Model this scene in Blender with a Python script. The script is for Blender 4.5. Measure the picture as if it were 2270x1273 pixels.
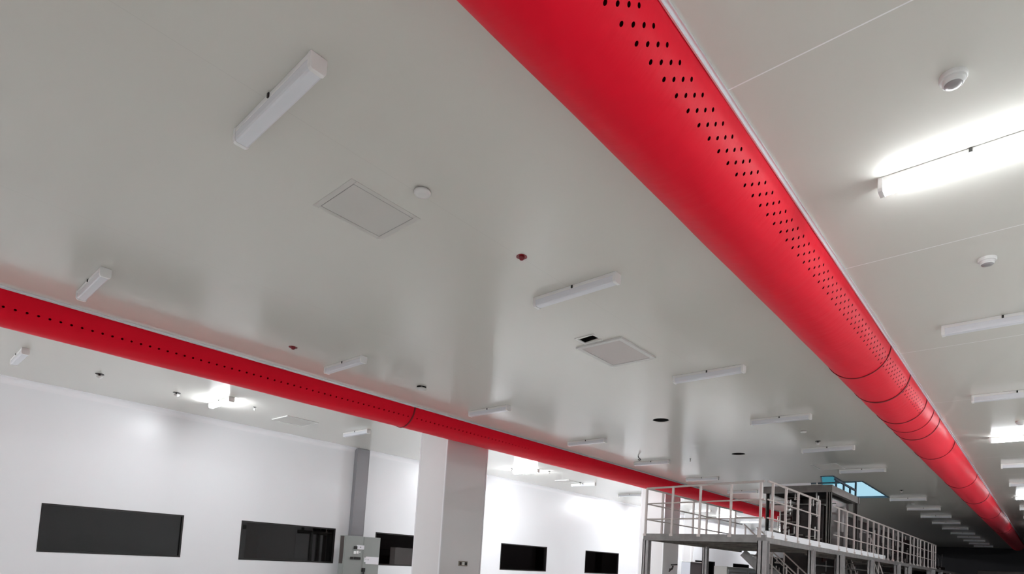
import bpy, bmesh, math, random
from mathutils import Vector, Matrix
random.seed(4)
S = bpy.context.scene
for o in list(bpy.data.objects): bpy.data.objects.remove(o)
E = 1.6                      # eye height; the floor is z = 0
CZ = E + 3.7                 # ceiling height
# ------------------------------------------------------------------ camera
yaw, pitch, roll = .744144, .0687353, .0625749
cy, sy, cp, sp, cr, sr = math.cos(yaw), math.sin(yaw), math.cos(pitch), math.sin(pitch), math.cos(roll), math.sin(roll)
fw = Vector((-sy*cp, cy*cp, sp)); rt = Vector((cy, sy, 0)); up = rt.cross(fw)
r2 = cr*rt + sr*up; u2 = -sr*rt + cr*up
cam = bpy.data.objects.new('camera', bpy.data.cameras.new('camera'))
S.collection.objects.link(cam); S.camera = cam
m = Matrix.Identity(4)
for i in range(3):
    m[i][0] = r2[i]; m[i][1] = u2[i]; m[i][2] = -fw[i]
m[0][3], m[1][3], m[2][3] = 0, 0, E
cam.matrix_world = m
cam.data.sensor_width = 36; cam.data.sensor_fit = 'HORIZONTAL'
cam.data.lens = 1323.36/2270*36
cam.data.shift_x = 7.5/2270; cam.data.shift_y = (1144.8-636.5)/2270
cam.data.clip_start = .05; cam.data.clip_end = 300
# ------------------------------------------------------------------ world, exposure
W = bpy.data.worlds.new('sky'); S.world = W; W.use_nodes = True
W.node_tree.nodes['Background'].inputs[0].default_value = (.235, .39, .475, 1)
W.node_tree.nodes['Background'].inputs[1].default_value = 1.0
S.view_settings.view_transform = 'Standard'; S.view_settings.look = 'None'
S.view_settings.gamma = 1; S.view_settings.use_curve_mapping = False
S.view_settings.exposure = 0.85
S.cycles.max_bounces = 10; S.cycles.diffuse_bounces = 6; S.cycles.glossy_bounces = 4
S.cycles.use_denoising = True
LAMP = 88.0                  # radiance of a switched-on diffuser
# ------------------------------------------------------------------ materials
def mat(name, col, rough=.5, metal=0, spec=.5, emit=None, es=0, bump=0, bscale=40, var=0, sheen=0, coat=0):
    M = bpy.data.materials.new(name); M.use_nodes = True
    N = M.node_tree.nodes; L = M.node_tree.links; b = N['Principled BSDF']
    b.inputs['Base Color'].default_value = (*col, 1); b.inputs['Roughness'].default_value = rough
    b.inputs['Metallic'].default_value = metal; b.inputs['Specular IOR Level'].default_value = spec
    b.inputs['Sheen Weight'].default_value = sheen; b.inputs['Coat Weight'].default_value = coat
    if emit:
        b.inputs['Emission Color'].default_value = (*emit, 1); b.inputs['Emission Strength'].default_value = es
    tc = N.new('ShaderNodeTexCoord'); nz = N.new('ShaderNodeTexNoise'); nz.inputs['Scale'].default_value = bscale
    L.new(tc.outputs['Object'], nz.inputs['Vector'])
    if bump:
        bp = N.new('ShaderNodeBump'); bp.inputs['Strength'].default_value = bump; bp.inputs['Distance'].default_value = .01
        L.new(nz.outputs['Fac'], bp.inputs['Height']); L.new(bp.outputs['Normal'], b.inputs['Normal'])
    if var:
        r = N.new('ShaderNodeValToRGB'); r.color_ramp.elements[0].position = .35; r.color_ramp.elements[1].position = .65
        r.color_ramp.elements[0].color = (*[c*(1-var) for c in col], 1); r.color_ramp.elements[1].color = (*[min(1, c*(1+var)) for c in col], 1)
        L.new(nz.outputs['Fac'], r.inputs['Fac']); L.new(r.outputs['Color'], b.inputs['Base Color'])
    return M

def math_node(N, L, op, a, b=None):
    n = N.new('ShaderNodeMath'); n.operation = op
    for i, v in enumerate((a, b)):
        if v is None: continue
        if isinstance(v, (int, float)): n.inputs[i].default_value = v
        else: L.new(v, n.inputs[i])
    return n.outputs[0]

def ceiling_mat():
    M = mat('ceiling_panel', (.69, .68, .625), rough=.165, spec=1.0)
    N = M.node_tree.nodes; L = M.node_tree.links; b = N['Principled BSDF']
    g = N.new('ShaderNodeNewGeometry'); s = N.new('ShaderNodeSeparateXYZ'); L.new(g.outputs['Position'], s.inputs[0])
    X, Y = s.outputs[0], s.outputs[1]
    def line(co, off, pitch, w):          # 1 on a seam
        t = math_node(N, L, 'SUBTRACT', co, off); t = math_node(N, L, 'DIVIDE', t, pitch)
        r = math_node(N, L, 'ROUND', t); t = math_node(N, L, 'SUBTRACT', t, r); t = math_node(N, L, 'ABSOLUTE', t)
        return math_node(N, L, 'LESS_THAN', t, w/pitch)
    right = math_node(N, L, 'GREATER_THAN', X, -1.88)
    left = math_node(N, L, 'SUBTRACT', 1, right)
    l1 = math_node(N, L, 'MULTIPLY', line(Y, 4.22, 3.48, .006), right)
    l2 = math_node(N, L, 'MULTIPLY', line(X, -4.87, 3.63, .004), left)
    mx = N.new('ShaderNodeMix'); mx.data_type = 'RGBA'
    mx.inputs['A'].default_value = (.69, .68, .625, 1); mx.inputs['B'].default_value = (.95, .95, .95, 1)
    L.new(l1, mx.inputs['Factor'])
    mx2 = N.new('ShaderNodeMix'); mx2.data_type = 'RGBA'; mx2.inputs['B'].default_value = (.48, .47, .43, 1)
    L.new(mx.outputs['Result'], mx2.inputs['A']); f = math_node(N, L, 'MULTIPLY', l2, .2); L.new(f, mx2.inputs['Factor'])
    L.new(mx2.outputs['Result'], b.inputs['Base Color'])
    nz = N.new('ShaderNodeTexNoise'); nz.inputs['Scale'].default_value = .6; L.new(g.outputs['Position'], nz.inputs['Vector'])
    bp = N.new('ShaderNodeBump'); bp.inputs['Strength'].default_value = .06; bp.inputs['Distance'].default_value = .02
    L.new(nz.outputs['Fac'], bp.inputs['Height']); L.new(bp.outputs['Normal'], b.inputs['Normal'])
    return M

def duct_mat(name, X0, R, y0, pitch, ang0, dang, n, rad, ymax, col):
    """red duct fabric with real perforations: rows of n round holes along the flank"""
    M = mat(name, col, rough=.5, spec=.12, sheen=.14)
    M.node_tree.nodes['Principled BSDF'].inputs['Sheen Roughness'].default_value = .5; M.node_tree.nodes['Principled BSDF'].inputs['Sheen Tint'].default_value = (1, .38, .46, 1)
    N = M.node_tree.nodes; L = M.node_tree.links; b = N['Principled BSDF']
    g = N.new('ShaderNodeNewGeometry'); s = N.new('ShaderNodeSeparateXYZ'); L.new(g.outputs['Position'], s.inputs[0])
    X = math_node(N, L, 'SUBTRACT', s.outputs[0], X0); Z = math_node(N, L, 'SUBTRACT', CZ, s.outputs[2]); Y = s.outputs[1]
    a = math_node(N, L, 'MULTIPLY', math_node(N, L, 'ARCTAN2', X, Z), 180/math.pi)
    u = math_node(N, L, 'DIVIDE', math_node(N, L, 'SUBTRACT', a, ang0), dang)
    ur = math_node(N, L, 'ROUND', u)
    sh = math_node(N, L, 'MULTIPLY', ur, .085 if n > 1 else 0)
    v = math_node(N, L, 'DIVIDE', math_node(N, L, 'SUBTRACT', math_node(N, L, 'SUBTRACT', Y, y0), sh), pitch)
    dv = math_node(N, L, 'MULTIPLY', math_node(N, L, 'SUBTRACT', v, math_node(N, L, 'ROUND', v)), pitch)
    du = math_node(N, L, 'MULTIPLY', math_node(N, L, 'SUBTRACT', u, ur), dang*math.pi/180*R)
    d = math_node(N, L, 'SQRT', math_node(N, L, 'ADD', math_node(N, L, 'MULTIPLY', du, du), math_node(N, L, 'MULTIPLY', dv, dv)))
    h = math_node(N, L, 'LESS_THAN', d, rad)
    h = math_node(N, L, 'MULTIPLY', h, math_node(N, L, 'GREATER_THAN', ur, -.5))
    h = math_node(N, L, 'MULTIPLY', h, math_node(N, L, 'LESS_THAN', ur, n-.5))
    h = math_node(N, L, 'MULTIPLY', h, math_node(N, L, 'LESS_THAN', Y, ymax))
    al = math_node(N, L, 'SUBTRACT', 1, h); L.new(al, b.inputs['Alpha'])
    # fine puckers: ripples stretched across the duct
    mp = N.new('ShaderNodeMapping'); mp.inputs['Scale'].default_value = (2.2, 9, 2.2); L.new(g.outputs['Position'], mp.inputs['Vector'])
    nz = N.new('ShaderNodeTexNoise'); nz.inputs['Scale'].default_value = 1.1; nz.inputs['Detail'].default_value = 4; L.new(mp.outputs[0], nz.inputs['Vector'])
    bp = N.new('ShaderNodeBump'); bp.inputs['Strength'].default_value = .35; bp.inputs['Distance'].default_value = .012
    L.new(nz.outputs['Fac'], bp.inputs['Height']); L.new(bp.outputs['Normal'], b.inputs['Normal'])
    return M

RED = (.84, .0012, .022)
MC = ceiling_mat()
M_wall = mat('wall_panel', (.84, .85, .87), rough=.32, spec=.5)
M_trim = mat('white_trim', (.88, .88, .9), rough=.35)
M_floor = mat('floor_epoxy', (.74, .75, .74), rough=.35, var=.04, bscale=2)
M_colface = mat('column_panel', (.80, .79, .79), rough=.4)
M_white = mat('lamp_housing', (.86, .86, .85), rough=.4)
M_diff = mat('lamp_diffuser_off', (.80, .82, .86), rough=.22, spec=.6)
M_on = mat('lamp_diffuser_on', (.9, .9, .9), rough=.4, emit=(.93, .96, 1), es=LAMP*.28)
M_on2 = mat('lamp_diffuser_on_wall_row', (.9, .9, .9), rough=.4, emit=(.93, .96, 1), es=LAMP*1.0)
M_on3 = mat('lamp_diffuser_on_far', (.9, .9, .9), rough=.4, emit=(.93, .96, 1), es=LAMP*2.9)
M_on4 = mat('lamp_diffuser_added', (.9, .9, .9), rough=.4, emit=(.93, .96, 1), es=LAMP*3.0)  # for the unseen row added to light the hall
M_dark = mat('dark_plastic', (.015, .013, .012), rough=.5)
M_frame = mat('window_frame', (.012, .01, .01), rough=.35)
M_ductR = duct_mat('duct_fabric', -2.36, .46, 2.76-.185*30, .185, 47.9, 6.25, 4, .0155, 14.1, RED)
M_ductL = duct_mat('duct_fabric_far', -12.48, .48, 1.23-.147*20, .147, 51.0, 6, 1, .019, 14.0, RED)
M_seam = mat('duct_seam', (.22, .003, .01), rough=.7)
M_alu = mat('aluminium_rail', (.82, .83, .86), rough=.28, metal=.7)
M_steel = mat('grey_steel', (.27, .26, .255), rough=.42, metal=.3, var=.12, bscale=6)
M_rail = mat('rail_tube', (.62, .56, .535), rough=.38, metal=.3)
M_toe = mat('white_toe_board', (.88, .9, .93), rough=.4)
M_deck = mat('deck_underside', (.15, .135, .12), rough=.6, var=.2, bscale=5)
M_cab = mat('cabinet_grey', (.30, .32, .305), rough=.45)
M_trunk = mat('trunking_grey', (.27, .27, .285), rough=.45, metal=.2)
M_brown = mat('machine_dark', (.018, .012, .011), rough=.45, metal=.3, var=.5, bscale=5)
M_brown2 = mat('machine_rust', (.05, .018, .016), rough=.5, metal=.2, var=.4, bscale=7)
M_silver = mat('machine_silver', (.55, .54, .52), rough=.3, metal=.8, var=.15, bscale=10)
M_redglass = mat('red_dome', (.22, .005, .012), rough=.25)
M_grey = mat('detector_grey', (.33, .31, .31), rough=.4)
M_off = mat('off_white', (.74, .74, .72), rough=.45)
M_hatch = mat('hatch_panel', (.64, .625, .59), rough=.4)
M_farwall = mat('far_wall_dimmed', (.012, .010, .014), rough=.6)  # near-black colour stands in for the lack of light at the far end
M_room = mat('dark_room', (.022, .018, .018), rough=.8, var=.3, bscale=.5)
M_label = mat('label_plate', (.82, .82, .86), rough=.4)
M_blue = mat('sky_frame', (.05, .10, .14), rough=.4)
M_outlet = mat('outlet_grey', (.30, .27, .22), rough=.4, metal=.3)
def glass_pane():
    M = bpy.data.materials.new('window_glass'); M.use_nodes = True
    N = M.node_tree.nodes; L = M.node_tree.links; N.clear()
    o = N.new('ShaderNodeOutputMaterial'); mx = N.new('ShaderNodeMixShader'); fr = N.new('ShaderNodeFresnel'); fr.inputs['IOR'].default_value = 1.75
    t = N.new('ShaderNodeBsdfTransparent'); t.inputs[0].default_value = (.55, .52, .52, 1)
    g = N.new('ShaderNodeBsdfGlossy'); g.inputs['Roughness'].default_value = .02; g.inputs['Color'].default_value = (.9, .9, .9, 1)
    f = math_node(N, L, 'MULTIPLY', fr.outputs[0], .55)
    L.new(f, mx.inputs[0]); L.new(t.outputs[0], mx.inputs[1]); L.new(g.outputs[0], mx.inputs[2]); L.new(mx.outputs[0], o.inputs[0])
    return M
M_glass = glass_pane()
def tint():
    M = bpy.data.materials.new('tinted_sheet'); M.use_nodes = True
    N = M.node_tree.nodes; L = M.node_tree.links; N.clear()
    o = N.new('ShaderNodeOutputMaterial'); t = N.new('ShaderNodeBsdfTransparent'); t.inputs[0].default_value = (.33, .56, .58, 1)
    L.new(t.outputs[0], o.inputs[0]); return M
M_tint = tint()

# ------------------------------------------------------------------ helpers
def tag(o, label=None, cat=None, group=None, kind=None):
    if label: o['label'] = label
    if cat: o['category'] = cat
    if group: o['group'] = group
    if kind: o['kind'] = kind
    return o
def obj(name, bm, M, parent=None, smooth=False, bevel=0):
    me = bpy.data.meshes.new(name)
    bmesh.ops.recalc_face_normals(bm, faces=bm.faces)
    bm.to_mesh(me); bm.free()
    for x in (M if isinstance(M, (list, tuple)) else [M]): me.materials.append(x)
    o = bpy.data.objects.new(name, me); S.collection.objects.link(o)
    if parent: o.parent = parent
    if smooth:
        for p in me.polygons: p.use_smooth = True
    if bevel:
        b = o.modifiers.new('bevel', 'BEVEL'); b.width = bevel; b.segments = 2; b.limit_method = 'ANGLE'
    return o
def empty(name, loc, rz=0):
    o = bpy.data.objects.new(name, None); S.collection.objects.link(o); o.location = loc; o.rotation_euler.z = rz; o.empty_display_size = .1
    return o
def box(bm, x0, x1, y0, y1, z0, z1):
    v = [bm.verts.new(p) for p in ((x0,y0,z0),(x1,y0,z0),(x1,y1,z0),(x0,y1,z0),(x0,y0,z1),(x1,y0,z1),(x1,y1,z1),(x0,y1,z1))]
    for f in ((0,3,2,1),(4,5,6,7),(0,1,5,4),(1,2,6,5),(2,3,7,6),(3,0,4,7)): bm.faces.new([v[i] for i in f])
    return bm
def B(*a): return box(bmesh.new(), *a)
def prism(bm, pts, axis, a0, a1):
    """extrude a 2D outline along an axis ('x','y','z')"""
    def P(p, a): return {'x': (a, p[0], p[1]), 'y': (p[0], a, p[1]), 'z': (p[0], p[1], a)}[axis]
    A = [bm.verts.new(P(p, a0)) for p in pts]; C = [bm.verts.new(P(p, a1)) for p in pts]; n = len(pts)
    bm.faces.new(A); bm.faces.new(C[::-1])
    for i in range(n): bm.faces.new((A[i], A[(i+1) % n], C[(i+1) % n], C[i]))
    return bm
def bar(bm, p, q, w, h=None, seg=0):
    """box (seg=0) or round bar from p to q"""
    p, q = Vector(p), Vector(q); d = (q-p).normalized(); h = h or w
    a = Vector((0, 0, 1)) if abs(d.z) < .9 else Vector((0, 1, 0))
    s = d.cross(a).normalized(); t = s.cross(d)
    if seg: ring = [(math.cos(k*2*math.pi/seg)*w/2, math.sin(k*2*math.pi/seg)*w/2) for k in range(seg)]
    else: ring = [(-w/2, -h/2), (w/2, -h/2), (w/2, h/2), (-w/2, h/2)]
    A = [bm.verts.new(p+s*x+t*y) for x, y in ring]; C = [bm.verts.new(q+s*x+t*y) for x, y in ring]; n = len(ring)
    bm.faces.new(A); bm.faces.new(C[::-1])
    for i in range(n): bm.faces.new((A[i], A[(i+1) % n], C[(i+1) % n], C[i]))
    return bm
def path(bm, pts, w, seg=8):
    for a, b in zip(pts, pts[1:]): bar(bm, a, b, w, seg=seg)
    return bm
def lathe(bm, prof, seg=32, c=(0, 0, 0)):
    R = []
    for r, z in prof:
        R.append([bm.verts.new((c[0]+r*math.cos(k*2*math.pi/seg), c[1]+r*math.sin(k*2*math.pi/seg), c[2]+z)) for k in range(seg)] if r > 1e-5 else [bm.verts.new((c[0], c[1], c[2]+z))])
    for A, C in zip(R, R[1:]):
        for k in range(seg):
            a = [A[k % len(A)], A[(k+1) % len(A)]] if len(A) > 1 else [A[0]]
            b = [C[(k+1) % len(C)], C[k % len(C)]] if len(C) > 1 else [C[0]]
            if len(a)+len(b) > 2: bm.faces.new(a+b)
    return bm
def copy_tree(o, parent=None):
    c = o.copy(); S.collection.objects.link(c); c.parent = parent
    for ch in o.children:
        copy_tree(ch, c)
    return c
def struct(o, label): return tag(o, label, kind='structure')

# ------------------------------------------------------------------ room shell
X0, X1, Y0, Y1 = -19.3, 13.0, -13.0, 72.0
struct(obj('floor', B(X0-3, X1+.3, Y0-.3, 38, -.2, 0), M_floor), 'pale grey epoxy floor of the hall')
struct(obj('floor', B(X0-3, X1+.3, 38, Y1+.3, -.2, 0), mat('far_floor_dimmed', (.28, .28, .28), rough=.5)), 'far floor of the hall, darkened to dim the far part')  # darker colour so less light bounces up in the far part
# ceiling slab with real openings
slab = obj('ceiling', B(X0-.3, X1+.3, Y0-.3, Y1+.3, CZ, CZ+.008), MC)
SKY = [(-6.38, 23.76), (-5.98, 23.8), (-6.05, 25.4), (-5.38, 25.4), (-5.44, 30.65), (-8.1, 30.65)]
cut = bmesh.new(); prism(cut, SKY, 'z', CZ-.5, CZ+.6)
lathe(cut, [(0, -.5), (.20, -.5), (.20, .6), (0, .6)], 32, (-7.37, 13.46, CZ))
lathe(cut, [(0, -.5), (.20, -.5), (.20, .6), (0, .6)], 32, (-7.38, 18.52, CZ))
prism(cut, [(-5.87, 7.84), (-5.58, 7.81), (-5.57, 7.97), (-5.88, 8.02)], 'z', CZ-.5, CZ+.6)
lathe(cut, [(0, -.5), (.11, -.5), (.11, .6), (0, .6)], 32, (-10.52, 8.27, CZ))
cutter = obj('cutter', cut, M_dark)
md = slab.modifiers.new('b', 'BOOLEAN'); md.operation = 'DIFFERENCE'; md.object = cutter; md.solver = 'EXACT'
bpy.context.view_layer.update()
me = bpy.data.meshes.new_from_object(slab.evaluated_get(bpy.context.evaluated_depsgraph_get()))
slab.modifiers.clear(); slab.data = me
bpy.data.objects.remove(cutter)
struct(slab, 'glossy pale grey-green panel ceiling of the hall')
# skylight curb, its dark frame and tinted sheet
cb = bmesh.new(); n = len(SKY)
for i in range(n):
    a, b = Vector((*SKY[i], 0)), Vector((*SKY[(i+1) % n], 0)); d = (b-a).normalized(); o_ = Vector((d.y, -d.x, 0))*.05
    bar(cb, (a+o_)+Vector((0, 0, CZ+.04)), (b+o_)+Vector((0, 0, CZ+.04)), .08, .06)
sk = struct(obj('window_9', cb, M_blue), 'skylight opening in the ceiling showing pale blue sky')
fb = bmesh.new()
for i in range(n):
    bar(fb, (*SKY[i], CZ-.012), (*SKY[(i+1) % n], CZ-.012), .05, .025)
obj('window_frame', fb, M_blue, sk)
obj('tinted_pane', prism(bmesh.new(), [(-6.38, 23.76), (-5.98, 23.8), (-6.08, 26.0), (-7.0, 26.2)], 'z', CZ+.02, CZ+.025), M_tint, sk)

# walls: wall_left is pierced by the windows
WZ0, WZ1 = E-.61, E+.65
WINS = [(3.17, 6.60), (8.33, 11.74), (13.48, 16.90), (20.56, 24.03), (27.45, 30.90), (34.33, 37.78), (41.20, 44.64), (48.13, 51.55)]
wb = bmesh.new()
box(wb, X0-.12, X0, Y0, Y1, 0, WZ0); box(wb, X0-.12, X0, Y0, Y1, WZ1, CZ)
ys = [Y0]+[v for w in WINS for v in w]+[Y1]
for a, b in zip(ys[::2], ys[1::2]): box(wb, X0-.12, X0, a, b, WZ0, WZ1)
struct(obj('wall_left', wb, M_wall), 'white panel wall with a row of dark strip windows')
struct(obj('wall_right', B(X1, X1+.2, Y0, 36, 0, CZ), M_wall), 'white panel wall on the right side of the hall')
struct(obj('wall_right', B(X1, X1+.2, 36, Y1, 0, CZ), M_farwall), 'right side wall of the far part, made near-black to absorb light')  # unseen stretch coloured near-black to keep the far part dim
struct(obj('wall_near', B(X0, X1, Y0-.2, Y0, 0, CZ), M_wall), 'white panel wall behind the camera')
struct(obj('wall_far', B(X0, X1, Y1, Y1+.2, 0, CZ), M_farwall), 'far end wall of the hall, its lack of light put in as near-black')
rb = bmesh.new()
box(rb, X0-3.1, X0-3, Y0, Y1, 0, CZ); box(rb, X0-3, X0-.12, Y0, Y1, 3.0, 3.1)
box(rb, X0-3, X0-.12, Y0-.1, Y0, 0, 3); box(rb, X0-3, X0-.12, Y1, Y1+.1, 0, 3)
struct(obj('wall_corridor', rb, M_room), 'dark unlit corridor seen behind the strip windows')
# rounded cove between wall and ceiling
pts = [(X0, CZ)] + [(X0+.16-.16*math.sin(t*math.pi/16), CZ-.16+.16*math.cos(t*math.pi/16)) for t in range(9)]
cv = prism(bmesh.new(), [(X0, CZ)]+[(X0+.17*(1-math.cos(t*math.pi/16)), CZ-.17*(1-math.sin(t*math.pi/16))) for t in range(9)], 'y', Y0, Y1)
struct(obj('trim_1', cv, M_trim, smooth=False), 'white cove moulding between the left wall and the ceiling')
for i, (a, b) in enumerate(WINS):
    w = bmesh.new(); z0, z1 = WZ0, WZ1; t = .045
    for q in ((a, b, z0, z0+t), (a, b, z1-t, z1), (a, a+t, z0+t, z1-t), (b-t, b, z0+t, z1-t)):
        box(w, X0-.13, X0+.008, q[0], q[1], q[2], q[3])
    where = ['nearest the camera at far left', 'second from the left, before the grey control cabinet', 'partly hidden by the grey cabinet and the first column',
             'just past the first column', 'between the first window past the column and the platform', 'hidden behind the second column',
             'behind the brown cabinet under the platform', 'above the white cabinet under the platform'][i]
    fo = struct(obj('window_%d' % (i+1), w, M_frame), 'dark strip window '+where)
    obj('window_pane', B(X0-.06, X0-.052, a+t, b-t, z0+t, z1-t), M_glass, fo)
# dark door in the far wall
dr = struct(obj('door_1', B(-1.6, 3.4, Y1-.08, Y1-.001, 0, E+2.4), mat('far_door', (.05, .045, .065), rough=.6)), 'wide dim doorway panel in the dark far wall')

# ------------------------------------------------------------------ columns
def column(x0, x1, y0, y1, label, z1=CZ):
    c = empty('column', ((x0+x1)/2, (y0+y1)/2, 0))
    b = B(x0-c.location.x, x1-c.location.x, y0-c.location.y, y1-c.location.y, 0, z1-.001)
    obj('shaft', b, M_colface, c, bevel=.035)
    s = bmesh.new()
    for px in (x0, x1):
        for py in (y0, y1):
            qx, qy = px-c.location.x, py-c.location.y
            box(s, qx-.03, qx+.03, qy-.004 if py == y0 else qy-.03, qy+.03 if py == y0 else qy+.004, 0, z1-.002)
    obj('corner_trim', s, M_trim, c, bevel=.003)
    tag(c, label, 'column', 'building columns'); return c
column(-14.22, -13.03, 11.33, 13.0, 'large square white column with a socket, behind the far red duct')
column(-14.22, -13.03, 24.5, 25.95, 'second white column, seen through the railing of the steel platform')
column(-18.35, -17.8, 37.3, 37.65, 'slim pale column by the wall behind the brown cabinet under the platform')

# ------------------------------------------------------------------ ducts (half-round fabric ducts on ceiling rails)
def duct(X, R, ya, yb, M, seams, label, railw):
    root = empty('fabric_duct', (X, 0, CZ))
    bm = bmesh.new(); seg = 48
    yl = [ya]; 
    while yl[-1] < yb: yl.append(yl[-1]+.25)
    allY = sorted(set([round(v, 3) for v in yl]))
    rings = []
    sy_ = sorted(s[0] for s in seams)
    for y in allY:
        # slight sag between the later seams
        R1 = R
        for a, b in zip(sy_, sy_[1:]):
            if a < y < b: R1 = R*(1+.02*math.sin(math.pi*(y-a)/(b-a)))
        ring = []
        for k in range(seg+1):
            t = -math.pi/2+math.pi*k/seg
            w = 1+.004*math.sin(y*1.7+k*.4)+.003*math.sin(y*4.1-k*.9)
            rr = R1*w if 0 < k < seg else R
            ring.append(bm.verts.new((rr*math.sin(t), y, -.012-rr*math.cos(t) if 0 < k < seg else -.012)))
        rings.append(ring)
    for A, C in zip(rings, rings[1:]):
        for k in range(seg): bm.faces.new((A[k], A[k+1], C[k+1], C[k]))
    for rg in (rings[0], rings[-1]): bm.faces.new(rg)
    obj('duct_fabric', bm, M, root, smooth=True)
    obj('hole_backing', B(-R+.01, R-.01, ya, yb, -.010, -.002), M_seam, root)  # dark backing added so the punched holes read dark
    for (y, w) in seams:
        s = bmesh.new(); A = []
        for yy in (y-w/2, y+w/2):
            for rr in (R*1.0, R*1.028):
                A.append([s.verts.new((rr*math.sin(-math.pi/2+math.pi*k/seg), yy, -.012-rr*math.cos(-math.pi/2+math.pi*k/seg))) for k in range(seg+1)])
        for i, j in ((0, 1), (1, 3), (3, 2), (2, 0)):
            for k in range(seg): s.faces.new((A[i][k], A[i][k+1], A[j][k+1], A[j][k]))
        obj('seam_band', s, M_seam, root, smooth=False)
    for sgn in (-1, 1):
        b = bmesh.new()
        xa = sgn*(R+.004); xb = sgn*(R+.004+railw)
        box(b, min(xa, xb), max(xa, xb), ya, yb, -.022, -.001)
        box(b, min(xa, xa+sgn*.012), max(xa, xa+sgn*.012), ya, yb, -.045, -.022)
        obj('mounting_rail', b, M_alu, root)
    tag(root, label, 'duct', 'red fabric ventilation ducts'); return root
duct(-2.36, .46, -12.5, 66, M_ductR, [(10.62, .02), (12.29, .05), (14.15, .035), (15.07, .015), (15.95, .05), (18.63, .02), (24.5, .03), (29.4, .12), (36, .05), (45.4, .12)],
     'big bright red fabric duct with rows of punched holes, nearest the camera', .035)
duct(-12.52, .49, -12.5, 66, M_ductL, [(9.3, .04)], 'farther dark red fabric duct crossing in front of the white column', .03)

# ------------------------------------------------------------------ batten lamps
def make_lamp(on, L=1.34, lit=None):
    root = empty('batten_lamp', (0, 0, 0)); w = .067
    obj('housing', B(-L/2, L/2, -w, w, -.045, 0), M_white, root, bevel=.006)
    prof = [(-w+.004, -.045), (-w+.005, -.10), (-w+.010, -.122), (-w+.024, -.13), (w-.024, -.13), (w-.010, -.122), (w-.005, -.10), (w-.004, -.045)]
    obj('diffuser', prism(bmesh.new(), prof, 'x', -L/2+.03, L/2-.03), (lit or M_on) if on else M_diff, root, bevel=0)
    cap = [(-w-.004, -.001), (-w-.004, -.104), (-w+.004, -.128), (-w+.020, -.137), (w-.020, -.137), (w-.004, -.128), (w+.004, -.104), (w+.004, -.001)]
    for s in (-1, 1):
        a = s*(L/2-.03); b = s*(L/2+.012)
        obj('end_cap', prism(bmesh.new(), cap, 'x', min(a, b), max(a, b)), M_white, root, bevel=.004)
    c = bmesh.new(); box(c, -.012, .012, -w-.012, -w, -.045, -.006)
    obj('clip', c, M_dark, root)
    return root
lamp_off = make_lamp(False); lamp_on = make_lamp(True); lamp_wall = make_lamp(True, lit=M_on2); lamp_bright = make_lamp(True, lit=M_on3); lamp_added = make_lamp(True, lit=M_on4)
first = {lamp_off: True, lamp_on: True, lamp_wall: True, lamp_bright: True, lamp_added: True}
ORD = ['nearest the camera', 'second', 'third', 'fourth', 'fifth', 'sixth', 'seventh', 'eighth', 'ninth', 'tenth', 'eleventh', 'twelfth', 'thirteenth', 'fourteenth', 'fifteenth', 'sixteenth', 'seventeenth']
def lamp(x, y, on, label, group):
    src = (lamp_wall if x < -16 and 0 < y < 10 else lamp_bright if x < -16 else lamp_added if x > 5 else lamp_on) if on else lamp_off
    if first[src]: r = src; first[src] = False
    else: r = copy_tree(src)
    r.location = (x, y, CZ); tag(r, label, 'lamp', group); return r
YM = [2.03, 6.24, 10.45, 14.42, 18.40, 22.55, None, 31.0, 35.2, 39.3, 43.4, 47.7, 52.0, 55.9, 60.0, 64.1, 68.2]
k = 0
for y in YM:
    if y is None: continue
    lamp(-4.79, y, False, 'unlit batten lamp, %s in the row beside the big red duct and hatches' % ORD[k], 'unlit lamps beside the big red duct'); k += 1
YL = [2.03, 6.30, 10.45, 14.72, 18.7, 22.8, 27.0, 31.2, 35.4, 39.6, 43.7]
for k, y in enumerate(YL):
    lamp(-10.52, y, False, 'unlit batten lamp, %s in the row before the far red duct' % ORD[k], 'unlit lamps beside the far red duct')
YW = [2.03, 6.25, 10.45, 14.5, 18.75, 22.9, 27.1, 31.3, 35.5, 39.6, 43.8, 48, 52]
for k, y in enumerate(YW):
    on = k in (1, 4, 7, 9, 12)  # the last lit lamp is added to brighten the far wall
    lamp(-16.42, y, on, '%s batten lamp, %s in the row along the windowed wall' % ('glowing' if on else 'unlit', ORD[k]), 'lit lamps along the windowed wall' if on else 'unlit lamps along the windowed wall')
YR = [6.12, 10.28, 14.42, 18.7, 22.9, 27.1, 31.2, 35.4, 39.6, 43.8, 48, 52.2, 56.4]
for k, y in enumerate(YR):
    on = k in (0, 3, 6, 9)
    lamp(-.53, y, on, '%s batten lamp, %s in the row right of the big duct' % ('glowing' if on else 'unlit', ORD[k]), 'lit lamps right of the big duct' if on else 'unlit lamps right of the big duct')
# lit lamps of the same rows, plus an unseen row added for light
for x, row in ((-16.42, 'windowed wall row'), (-.53, 'row right of the big duct')):
    lamp(x, -6.4, True, 'glowing batten lamp behind the camera in the '+row, 'lit lamps behind the camera')
for x, yl in ((5.2, (-6.4, 10.4, 18.7, 27)),):
    for y in yl:
        lamp(x, y, True, 'unseen glowing batten lamp added to brighten the hall from the right', 'added unseen lamps at the right side of the hall')

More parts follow.
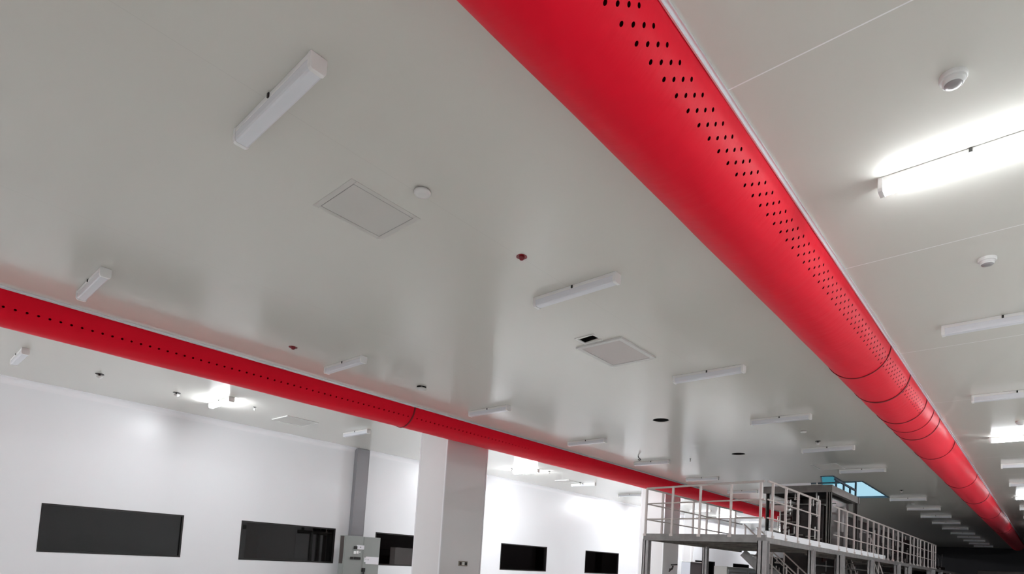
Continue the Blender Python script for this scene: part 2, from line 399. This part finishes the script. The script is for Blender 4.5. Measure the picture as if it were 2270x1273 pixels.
# ------------------------------------------------------------------ ceiling devices
def disc_det(x, y, r, label, kind='flat', cat='smoke detector'):
    root = empty('smoke_detector' if cat == 'smoke detector' else 'alarm_light', (x, y, CZ))
    if kind == 'flat':
        obj('base', lathe(bmesh.new(), [(0, 0), (r*.88, 0), (r*.88, -.012), (0, -.012)]), M_grey, root)
        obj('cover', lathe(bmesh.new(), [(0, -.012), (r, -.012), (r*1.0, -.028), (r*.9, -.040), (r*.5, -.046), (0, -.048)]), M_off, root, smooth=True)
    elif kind == 'dome':
        obj('base', lathe(bmesh.new(), [(0, 0), (r, 0), (r, -.025), (r*.93, -.034), (r*.76, -.036), (0, -.036)]), M_off, root, smooth=False)
        obj('cover', lathe(bmesh.new(), [(r*.78, -.03), (r*.76, -.062), (r*.66, -.07), (r*.63, -.066), (0, -.066)]), M_off, root, smooth=False)
        o = obj('lens', lathe(bmesh.new(), [(r*.62, -.06), (r*.6, -.074), (r*.3, -.080), (0, -.081)]), M_grey, root, smooth=True); o['label'] = 'grey lens in the middle'
    elif kind == 'red':
        obj('base', lathe(bmesh.new(), [(0, 0), (r, 0), (r, -.004), (0, -.004)]), M_redglass, root)
        obj('dome', lathe(bmesh.new(), [(r*.55, -.004), (r*.5, -.026), (r*.3, -.042), (0, -.046)]), M_redglass, root, smooth=True)
    elif kind == 'sprinkler':
        obj('base', lathe(bmesh.new(), [(0, 0), (r*.9, 0), (r*.9, -.01), (0, -.01)]), M_dark, root)
        obj('stem', lathe(bmesh.new(), [(0, -.01), (r*.25, -.01), (r*.25, -.05), (0, -.05)], 16), M_dark, root)
        obj('cover', lathe(bmesh.new(), [(0, -.05), (r*.6, -.05), (r*.62, -.075), (r*.3, -.10), (0, -.105)], 24), M_off, root, smooth=True)
    tag(root, label, cat); return root
disc_det(-4.80, 3.60, .088, 'flat round white detector beside the flush ceiling hatch')
disc_det(-.55, 5.08, .088, 'round white detector with grey lens above the glowing lamp, right of the big duct', 'dome')
disc_det(-.57, 8.32, .088, 'round white detector with grey lens right of the big duct, below the glowing lamp', 'dome')
disc_det(-4.85, 5.21, .068, 'dark red dome alarm light on the ceiling between the first hatch and the second lamp', 'red', 'alarm light')
disc_det(-10.62, 5.24, .08, 'small dark red dome alarm light just above the far red duct', 'red', 'alarm light')
disc_det(-16.60, 3.53, .10, 'small white detector near the left edge, between far duct and wall', 'sprinkler')
disc_det(-16.72, 5.25, .10, 'small white detector just before the glowing lamp by the wall', 'sprinkler')
disc_det(-16.3, 7.1, .045, 'small detector washed out beside the glowing lamp by the wall', 'sprinkler')
disc_det(-4.77, 16.12, .075, 'tiny flat white detector above the fifth lamp beside the big duct')
disc_det(-4.80, 17.5, .075, 'small white hanging detector just before the fifth lamp beside the big duct', 'sprinkler')
disc_det(-.58, 17.1, .085, 'round detector above the second glowing lamp at the right edge', 'dome')
disc_det(-4.60, 28.3, .08, 'tiny detector beyond the blue skylight', 'sprinkler')
disc_det(-4.93, 33.2, .08, 'tiny white detector between the far lamps beyond the skylight')
disc_det(-16.72, 18.2, .08, 'small detector left of the glowing lamp past the column', 'sprinkler')
disc_det(-15.65, 19.3, .08, 'small detector right of the glowing lamp past the column', 'sprinkler')
disc_det(-16.4, 22.6, .08, 'small white detector behind the lamps past the column', 'sprinkler')
disc_det(-9.1, 18.75, .03, 'tiny device on the ceiling past the dark holes, near the far lamps', 'sprinkler')
# round white cap hanging in its cut-out
r_ = empty('ceiling_vent', (-10.52, 8.27, CZ))
obj('dark_can', lathe(bmesh.new(), [(.112, .0), (.112, .2), (0, .2)]), M_dark, r_)  # near-black can put in for the darkness inside the hole
obj('cover', lathe(bmesh.new(), [(0, -.03), (.10, -.03), (.115, -.045), (.08, -.07), (0, -.08)]), M_off, r_, smooth=True)
obj('stem', lathe(bmesh.new(), [(0, .19), (.02, .19), (.02, -.03), (0, -.03)], 12), M_grey, r_)
tag(r_, 'round white cap hanging below a dark hole, just above the far red duct', 'ceiling vent')
# open cut-outs: near-black cans put in for the dark void above
for (x, y, lb) in ((-7.37, 13.46, 'open dark round hole in the ceiling, the nearer and larger looking one'), (-7.38, 18.52, 'open dark round hole in the ceiling, the farther one above the platform')):
    h_ = obj('ceiling_hole', lathe(bmesh.new(), [(.202, 0), (.202, .35), (0, .35)]), M_dark); h_.location = (x, y, CZ+.002); tag(h_, lb, 'ceiling hole', 'open round holes')
# small hook of cable
hk = obj('ceiling_hook', path(bmesh.new(), [(-10.42, 17.6, CZ), (-10.42, 17.6, CZ-.05), (-10.38, 17.62, CZ-.09), (-10.35, 17.64, CZ-.12), (-10.39, 17.66, CZ-.145), (-10.45, 17.66, CZ-.12)], .03), M_dark)
tag(hk, 'small dark hook hanging from the ceiling before the far unlit lamps', 'hook')

# ------------------------------------------------------------------ hatches
def hatch(x0, x1, y0, y1, fw_, drop, label, pm=M_hatch, tilt=0):
    root = empty('ceiling_hatch', ((x0+x1)/2, (y0+y1)/2, CZ)); a, b = (x1-x0)/2, (y1-y0)/2
    f = bmesh.new()
    for q in ((-a, a, -b, -b+fw_), (-a, a, b-fw_, b), (-a, -a+fw_, -b+fw_, b-fw_), (a-fw_, a, -b+fw_, b-fw_)):
        box(f, q[0], q[1], q[2], q[3], -drop, 0)
    obj('hatch_frame', f, M_hatch if drop < .01 else M_off, root, bevel=.002)
    g = .008
    obj('hatch_gap', B(-a+fw_, a-fw_, -b+fw_, b-fw_, -.0008, 0), M_grey, root)
    p = obj('hatch_panel', B(-a+fw_+g, a-fw_-g, -b+fw_+g, b-fw_-g, -drop*.8, -.001), pm, root)
    tag(root, label, 'ceiling hatch', 'ceiling access hatches'); return root
hatch(-5.98, -5.22, 3.03, 3.92, .06, .004, 'flush square ceiling hatch beside the flat round detector')
hatch(-6.13, -5.22, 8.10, 9.26, .075, .03, 'ceiling hatch with a raised white frame next to a small dark cut-out', mat('hatch_panel_warm', (.62, .57, .55), rough=.45))
hatch(-6.02, -5.24, 21.2, 22.3, .05, .012, 'pale ceiling hatch in front of the blue skylight', mat('hatch_panel_pale', (.72, .70, .66), rough=.5))
hatch(-17.40, -16.42, 8.12, 9.12, .05, .02, 'ceiling hatch between the far red duct and the wall, past the glowing lamp')
hatch(-17.2, -16.4, 21.7, 22.5, .05, .02, 'small ceiling hatch seen past the column near the windowed wall')
h_ = empty('ceiling_cutout', (-5.72, 7.91, CZ))
b = bmesh.new()
for q in ((-.19, .19, -.15, -.12), (-.19, -.15, -.12, .16), (-.15, .17, .10, .16)): box(b, q[0], q[1], q[2], q[3], -.012, 0)
obj('cutout_frame', b, M_off, h_)
b = bmesh.new()
for q in ((-.16, .16, -.12, -.1), (-.16, .16, .1, .12), (-.18, -.16, -.12, .12), (.15, .17, -.12, .12)): box(b, q[0]*1.15, q[1]*1.15, q[2]*1.2, q[3]*1.2, .009, .42)
box(b, -.2, .2, -.15, .15, .42, .44); obj('dark_box', b, M_dark, h_)  # near-black box put in for the void above the cut-out
b = bmesh.new(); box(b, -.12, .13, .0, .03, .12, .14); box(b, -.1, .1, .05, .07, .14, .16); obj('bracket', b, M_silver, h_)
tag(h_, 'small rectangular dark cut-out at the corner of the raised ceiling hatch', 'cut-out')

# ------------------------------------------------------------------ control cabinet, trunking, socket
c = empty('control_cabinet', (-18.6, 12.5, 0)); cx, cyy = -18.6, 12.5
obj('cabinet_body', B(-.32, 0, -.78, .73, .05, E+.42), M_cab, c, bevel=.01)
obj('plinth', B(-.30, -.02, -.76, .71, 0, .05), M_dark, c)
sp_ = obj('side_panel', B(-.27, -.05, -.786, -.78, E-.58, E+.39), mat('side_panel_brown', (.10, .085, .08), rough=.4), c); sp_['label'] = 'dark brown side panel'
obj('door', B(0, .012, -.76, -.01, .08, E+.40), M_cab, c, bevel=.004)
obj('door', B(0, .012, .01, .71, .08, E+.40), M_cab, c, bevel=.004)
m1 = obj('meter_plate', B(.012, .022, -.28, .03, E-.05, E+.10), M_label, c); m1['label'] = 'white instrument plate'
obj('gauge', B(.012, .03, -.40, -.26, E-.05, E+.06), M_dark, m1)
obj('dial', lathe(bmesh.new(), [(0, 0), (.025, 0), (.025, .01), (0, .01)], 16), M_grey, m1).matrix_world = Matrix.Translation((.022, -.13, E+.03)) @ Matrix.Rotation(math.pi/2, 4, 'Y')
for q in ((-.39, -.30, E-.215, E-.12), (-.28, -.19, E-.205, E-.105), (-.15, -.12, E-.18, E-.12)):
    obj('indicator_label', B(.012, .02, *q), mat('paper_white', (.95, .95, .95)), c)
for q in ((-.52, -.39), (-.36, -.24), (-.24, -.10)):
    obj('switch', B(.012, .045, *q, E-.42, E-.33), M_dark, c, bevel=.006)
pl = bmesh.new(); box(pl, .012, .02, .14, .70, E-.57, E-.30); box(pl, .012, .02, .07, .14, E-.50, E-.33)
p_ = obj('name_plate', pl, M_label, c); p_['label'] = 'blank white plate'
b = bmesh.new(); box(b, .02, .023, .13, .155, E-.41, E-.38); box(b, .02, .023, .22, .25, E-.43, E-.38); obj('rivet', b, M_grey, p_)
hd = bmesh.new(); box(hd, .012, .05, -.01, .13, E-.86, E-.72); box(hd, .05, .07, .02, .09, E-1.0, E-.76)
obj('handle', hd, M_dark, c, bevel=.005)
tag(c, 'grey two-door electrical control cabinet against the windowed wall', 'cabinet')
t = empty('cable_trunking', (-19.2, 12.54, 0))
obj('duct_body', B(-.09, .10, -.26, .26, E+.425, CZ-.01), M_trunk, t, bevel=.004)
b = bmesh.new(); box(b, -.09, .104, -.262, -.24, E+.425, CZ-.012); box(b, -.09, .104, .24, .262, E+.425, CZ-.012)
obj('edge_flange', b, M_trunk, t)
obj('joint_cover', B(-.09, .106, -.264, .264, E+2.05, E+2.09), M_trunk, t)
tag(t, 'tall grey cable trunking rising from the cabinet to the ceiling', 'cable trunking')
s = empty('wall_socket', (-13.03, 12.27, E-.27))
obj('faceplate', B(0, .02, -.18, .18, -.075, .075), M_outlet, s, bevel=.006)
obj('switch_rocker', B(.02, .03, -.05, .04, -.045, .045), M_off, s)
obj('socket_outlet', B(.02, .026, -.15, -.08, -.04, .04), M_dark, s)
obj('socket_outlet', B(.02, .026, .07, .15, -.04, .04), M_dark, s)
tag(s, 'double socket box with a pale switch on the first column', 'socket')

# ------------------------------------------------------------------ steel platform
P = empty('steel_platform', (-4.62, 13.2, 0)); PO = P.location.copy()
def pobj(name, bm, M, parent=None, **k):
    o = obj(name, bm, M, None, **k)
    if parent is None: o.parent = P; o.location = -PO
    else: o.parent = parent
    return o
dz = E+.80
dk = bmesh.new()
prism(dk, [(-7.8, 13.7), (-4.62, 13.2), (-4.62, 50.4), (-5.9, 50.4), (-5.9, 20.6), (-7.8, 20.1)], 'z', dz-.03, dz)
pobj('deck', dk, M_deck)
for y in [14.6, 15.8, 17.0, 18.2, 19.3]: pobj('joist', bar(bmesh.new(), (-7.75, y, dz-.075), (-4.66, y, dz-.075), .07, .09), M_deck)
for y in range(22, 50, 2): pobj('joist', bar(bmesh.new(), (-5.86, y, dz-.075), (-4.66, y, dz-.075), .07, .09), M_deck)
eb = bmesh.new()
bar(eb, (-7.83, 13.7, dz-.055), (-4.60, 13.2, dz-.055), .05, .17)
pobj('edge_beam', eb, M_steel)
pobj('edge_beam', bar(bmesh.new(), (-4.62, 13.2, dz-.075), (-4.62, 50.4, dz-.075), .05, .13), M_steel)
pobj('edge_beam', bar(bmesh.new(), (-7.8, 13.7, dz-.075), (-7.8, 20.1, dz-.075), .05, .13), M_deck)
pobj('edge_beam', bar(bmesh.new(), (-5.9, 20.5, dz-.075), (-5.9, 50.4, dz-.075), .05, .13), M_deck)
tb = pobj('toe_board', B(-4.632, -4.59, 13.22, 25.4, dz-.02, dz+.12), M_toe); tb['label'] = 'white toe board along the edge'
M_leg = mat('leg_steel', (.42, .41, .41), rough=.4, metal=.3, var=.08, bscale=6)
def leg(x, y, w):
    b = bmesh.new(); hh = w/2
    box(b, x-hh, x+hh, y-hh, y-hh+.02, .012, dz-.1); box(b, x-hh, x+hh, y+hh-.02, y+hh, .012, dz-.1); box(b, x-.012, x+.012, y-hh, y+hh, .012, dz-.1)
    box(b, x-hh, x-hh+.02, y-hh, y+hh, .012, dz-.1); box(b, x-hh-.05, x+hh+.05, y-hh-.05, y+hh+.05, 0, .014)
    pobj('leg', b, M_leg)
for x, y, w in ((-4.66, 13.24, .2), (-7.78, 13.78, .16), (-7.78, 17.3, .15), (-4.66, 16.7, .16), (-4.66, 19.53, .2), (-4.66, 23.4, .18), (-4.66, 28.06, .22), (-4.66, 30.44, .24), (-4.66, 36.76, .34), (-4.66, 40.15, .2), (-4.66, 43.5, .2), (-4.66, 50.3, .25), (-5.85, 24, .15), (-5.85, 30.4, .15)):
    leg(x, y, w)
RT = dz+1.2
def railing(pts, posts, label, knobs=True, posttop=None):
    """pts: two end points in plan; posts: list of plan points"""
    a, b = pts; r = bmesh.new()
    bar(r, (*a, RT), (*b, RT), .05, seg=10)
    for z in (RT-.40, RT-.80): bar(r, (*a, z), (*b, z), .036, seg=8)
    R = pobj('railing', r, M_rail); R['label'] = label
    for (x, y) in posts:
        p = bmesh.new(); bar(p, (x, y, dz+.0), (x, y, RT), .046)
        box(p, x-.045, x+.045, y-.04, y+.04, dz-.03, dz+.03)
        pobj('post', p, M_rail, R)
    return R
railing(((-7.8, 13.7), (-4.66, 13.2)), [(-7.8, 13.7), (-7.0, 13.57), (-6.23, 13.45), (-5.44, 13.33), (-4.74, 13.22)], 'front railing section')
railing(((-4.6, 13.25), (-4.6, 17.06)), [(-4.6, y) for y in (13.54, 14.41, 15.3, 16.24, 17.06)], 'right railing before the tall machine frame')
railing(((-4.6, 18.5), (-4.6, 28.7)), [(-4.6, y) for y in (18.99, 19.87, 20.78, 21.7, 22.59, 23.45, 24.22, 25.06, 25.89, 26.81, 27.78, 28.68)], 'long right railing past the tall machine frame')
railing(((-4.6, 28.7), (-4.6, 37.9)), [(-4.6, y) for y in (30.5, 31.4, 32.36, 33.1, 34.24, 35.4, 36.46, 37.06, 37.83)], 'far right railing section')
railing(((-7.8, 13.7), (-7.8, 20.1)), [(-7.8, y) for y in (14.56, 16.41, 17.33, 18.22, 19.5)], 'left railing section')
tag(P, 'grey steel walkway platform on legs with tube railings', 'platform')

# stairs dropping under the platform
def stairs(xa, xb, y0, y1, ztop, label, name='stair_flight'):
    root = empty(name, (xa, y0, 0)); z1 = .02; dx = xb-xa
    for y in (0, y1-y0):
        b = bmesh.new(); bar(b, (0, y, ztop-.05), (dx, y, z1+.1), .05, .26); obj('stringer', b, M_steel, root)
        b = bmesh.new(); bar(b, (0, y, ztop+.9), (dx, y, z1+1.0), .045, seg=8); bar(b, (0, y, ztop+.45), (dx, y, z1+.55), .03, seg=8)
        for k in range(6):
            t_ = k/5*.96+.02; x = dx*t_; z = ztop+(z1-ztop)*t_; bar(b, (x, y, z), (x, y, z+.92), .04)
        obj('handrail', b, M_rail, root)
    n_ = 11
    for k in range(n_):
        t_ = (k+.5)/n_; x = dx*t_; z = ztop+(z1-ztop)*t_
        obj('tread', B(x-.12, x+.12, .03, y1-y0-.03, z-.015, z+.015), M_deck, root)
    root['label'] = label; root.parent = P; root.location = root.location-PO; return root
stairs(-7.75, -5.4, 20.15, 21.3, dz-.1, 'steel stairs running down beneath the near end of the platform')
def stairs_y(x0, x1, ya, yb, ztop, label):
    root = stairs(0, yb-ya, 0, x1-x0, ztop, label); root.rotation_euler.z = math.pi/2; root.location = Vector((x1, ya, 0))-PO; return root
stairs_y(-5.75, -4.85, 24.2, 27.8, dz-.15, 'second steel stairs, farther along beneath the long walkway')

M_tower = mat('tower_steel', (.15, .14, .13), rough=.4, metal=.3, var=.12, bscale=6)
# ------------------------------------------------------------------ tall machine frame (tower)
T = empty('machine_tower', (-4.75, 18.4, 0)); TO = T.location.copy()
def tobj(name, bm, M, **k):
    o = obj(name, bm, M, T, **k); o.location = -TO; return o
TX0, TX1, TY0, TY1, TT = -6.4, -4.72, 18.42, 21.45, E+2.6
for x in (TX0, TX1):
    for y in (TY0, TY1):
        b = bmesh.new(); w = .06 if x == TX1 else .04
        box(b, x-w, x+w, y-w, y-w+.03, dz+.005, TT-.1); box(b, x-w, x+w, y+w-.03, y+w, dz+.005, TT-.1); box(b, x-.015, x+.015, y-w, y+w, dz+.005, TT-.1); box(b, x+w-.02, x+w, y-w, y+w, dz+.005, TT-.1)
        tobj('frame_post', b, M_tower)
tobj('top_beam', bar(bmesh.new(), (TX0-.1, TY0-.05, TT-.1), (TX1+.1, TY0-.05, TT-.1), .12, .2), M_tower)
tobj('top_beam', bar(bmesh.new(), (TX1+.02, TY0, TT-.1), (TX1+.02, TY1+.1, TT-.1), .12, .2), M_tower)
tobj('top_beam', bar(bmesh.new(), (TX0, TY0, TT-.1), (TX0, TY1+.1, TT-.1), .12, .2), M_tower)
tobj('top_beam', bar(bmesh.new(), (TX0-.1, TY1, TT-.1), (TX1+.1, TY1, TT-.1), .12, .2), M_tower)
tobj('roof_plate', B(TX0, TX1, TY0, TY1, TT-.03, TT-.005), M_brown)
b = bmesh.new(); box(b, -5.85, -4.98, 18.9, 21.1, dz+.01, TT-.5); box(b, -5.7, -5.1, 18.75, 18.9, dz+.3, dz+1.1)
tobj('machine_body', b, M_brown, bevel=.03)
tobj('back_panel', B(-4.9, -4.86, 19.0, 21.2, dz+.01, TT-.22), mat('smoked_panel', (.06, .052, .05), rough=.25))
b = bmesh.new()
path(b, [(-4.82, 20.6, dz+.1), (-4.82, 20.6, dz+1.1), (-4.82, 20.55, dz+1.25), (-4.82, 20.35, dz+1.32), (-4.82, 20.2, dz+1.25), (-4.82, 20.15, dz+.6)], .16, 12)
tobj('hose', b, M_grey, smooth=True)
b = bmesh.new()
for k in range(30):
    y = 18.8; x = random.uniform(-6.2, -5.0); z = dz+random.uniform(.15, 1.5)
    if random.random() < .5: bar(b, (x, y-.1, z), (x+random.uniform(.1, .4), y-.1, z), .035, seg=6)
    else: bar(b, (x, y-.1, z), (x, y-.1, z+random.uniform(.1, .5)), .04, seg=6)
for k in range(8):
    bar(b, (-6.05+.02*k, 18.7, dz+.35+.12*k), (-5.9+.02*k, 18.7, dz+.37+.12*k), .06, seg=6)
path(b, [(-6.5, 18.6, dz+.1), (-6.5, 18.6, dz+.42), (-6.3, 18.6, dz+.5), (-6.05, 18.6, dz+.42)], .05)
bar(b, (-6.3, 18.7, dz+.3), (-5.0, 18.7, dz+.28), .03, seg=6); bar(b, (-6.3, 18.75, TT-.5), (-4.8, 18.75, TT-.5), .04, seg=6); bar(b, (-6.3, 19.5, TT-.4), (-4.8, 19.5, TT-.4), .04, seg=6)
tobj('pipework', b, M_silver)
b = bmesh.new(); box(b, -6.32, -5.95, 19.3, 20.9, dz+.01, dz+1.15); tobj('rust_coloured_tank', b, M_brown2, bevel=.05)
b = bmesh.new()   # guard rail on top
bar(b, (TX1, 18.95, TT+.25), (TX1, 21.4, TT+.22), .05)
for y, h in ((19.1, .28), (19.95, .26), (20.7, .24), (21.4, .52)): bar(b, (TX1, y, TT), (TX1, y, TT+h), .05)
bar(b, (TX1, 21.4, TT+.5), (TX0+.2, 21.4, TT+.5), .04)
tobj('guard_rail', b, M_blue)
tobj('lamp_stand_in', B(-6.2, -5.2, TY0-.1, TY0-.02, TT+.001, TT+.07), M_label)  # white strip added in place of distant ceiling lamps above the beam
tag(T, 'tall grey framed machine tower standing on the platform below the skylight', 'machine')

# ------------------------------------------------------------------ dark machine line behind and beneath the walkway
def module(y0, y1, x0, x1, h, label, seed):
    rnd = random.Random(seed)
    root = empty('process_machine', ((x0+x1)/2, (y0+y1)/2, 0)); ox, oy = root.location.x, root.location.y
    a, b_ = (x1-x0)/2, (y1-y0)/2
    b = bmesh.new(); box(b, -a, a, -b_, b_, .1, h*.72)
    box(b, -a*.8, a*.7, -b_*.7, b_*.75, h*.72, h)
    obj('machine_body', b, M_brown, root, bevel=.03)
    obj('machine_base', B(-a*.9, a*.9, -b_*.95, b_*.95, 0, .1), M_dark, root)
    b = bmesh.new()
    for k in range(34):
        y = rnd.uniform(-b_*.95, b_*.9); z = rnd.uniform(.6, h*.95); x = a+.05
        q = rnd.random()
        if q < .45: bar(b, (x, y, z), (x, y, min(h, z+rnd.uniform(.2, .7))), .035, seg=6)
        elif q < .8: bar(b, (x, y, z), (x, y+rnd.uniform(.2, .8), z), .035, seg=6)
        else: box(b, a, a+.08, y, y+rnd.uniform(.1, .3), z, z+rnd.uniform(.05, .2))
    for z in (.9, 1.35, 2.0): bar(b, (a+.06, -b_, z), (a+.06, b_, z), .05, seg=8)
    obj('pipework', b, M_steel if seed % 2 else M_rail, root)
    for k in range(5):
        y = -b_*.85+b_*1.7*k/5; z = rnd.uniform(.8, h*.6); obj('access_panel', B(a, a+.04, y, y+b_*.22, z, z+.25), M_brown2, root)
    tag(root, label, 'machine', 'dark machines behind the walkway')
module(21.6, 23.6, -7.85, -7.25, 2.2, 'dark low machine behind the stairs under the platform', 2)
module(21.9, 26.6, -7.0, -6.1, E+2.5, 'dark machine directly past the tall machine tower', 3)
module(26.9, 31.5, -7.3, -6.1, E+2.55, 'second dark machine past the tower behind the long railing', 4)
module(31.8, 37.2, -7.7, -6.1, E+2.5, 'third dark machine past the tower behind the far railing', 5)
module(37.6, 45, -8.2, -6.1, E+2.5, 'dark machine beyond the last railing section', 6)
module(45.5, 55, -8.6, -6.1, E+2.4, 'farthest dark machine near the end of the walkway', 7)
module(40, 48, -3.6, 1.0, E+.9, 'low dark machine added to absorb light in the far part, nearest the walkway', 8)  # this and the next are added to soak up light
module(50, 60, -3.6, 4.0, E+.9, 'low dark machine added to absorb light in the far part, before the far wall', 9)
# ------------------------------------------------------------------ cabinets beneath the platform
c = empty('storage_cabinet', (-17.2, 36.4, 0))
obj('cabinet_body', B(-.4, .2, -.75, .9, 0, E+.42), mat('cabinet_brown', (.07, .06, .062), rough=.5), c, bevel=.01)
obj('cabinet_top', B(-.44, .24, -.8, .95, E+.42, E+.46), M_off, c, bevel=.005)
sd = obj('side_panel', B(-.4, .2, -.76, -.75, .05, E+.40), mat('cabinet_side_grey', (.42, .43, .47), rough=.4), c); sd['label'] = 'light grey side panel'
tag(c, 'dark brown cabinet with white top against the windowed wall beneath the platform', 'cabinet')
c = empty('white_cabinet', (-9, 23.9, 0))
obj('cabinet_body', B(-.5, 0, -2.0, 2.0, .05, E+.17), M_off, c, bevel=.02)
obj('plinth', B(-.46, -.03, -1.95, 1.95, 0, .05), M_dark, c)
for a, b_ in ((-1.9, -.1), (.1, 1.9)):
    d_ = obj('door', B(0, .02, a, b_, .1, E+.06), M_toe, c, bevel=.006)
    f = bmesh.new(); box(f, .02, .03, a+.08, b_-.08, E-.04, E-.02); box(f, .02, .03, a+.08, a+.11, .3, E-.04)
    obj('door_trim', f, M_grey, d_)
tag(c, 'long white cabinet behind the platform stairs', 'cabinet')
# tap-like fitting on the second column
k_ = empty('wall_tap', (-13.02, 25.1, E+.02))
obj('tap_body', path(bmesh.new(), [(0, .1, -.1), (.12, .1, -.1), (.16, .1, .0), (.16, .1, .06)], .07), M_dark, k_)
obj('tap_spout', path(bmesh.new(), [(.16, .1, .0), (.22, -.1, -.06), (.22, -.35, -.2)], .06), M_dark, k_)
obj('tap_handle', bar(bmesh.new(), (.16, -.05, .1), (.16, .5, .13), .05), M_dark, k_)
tag(k_, 'dark tap-like fitting on the second column under the platform', 'tap')
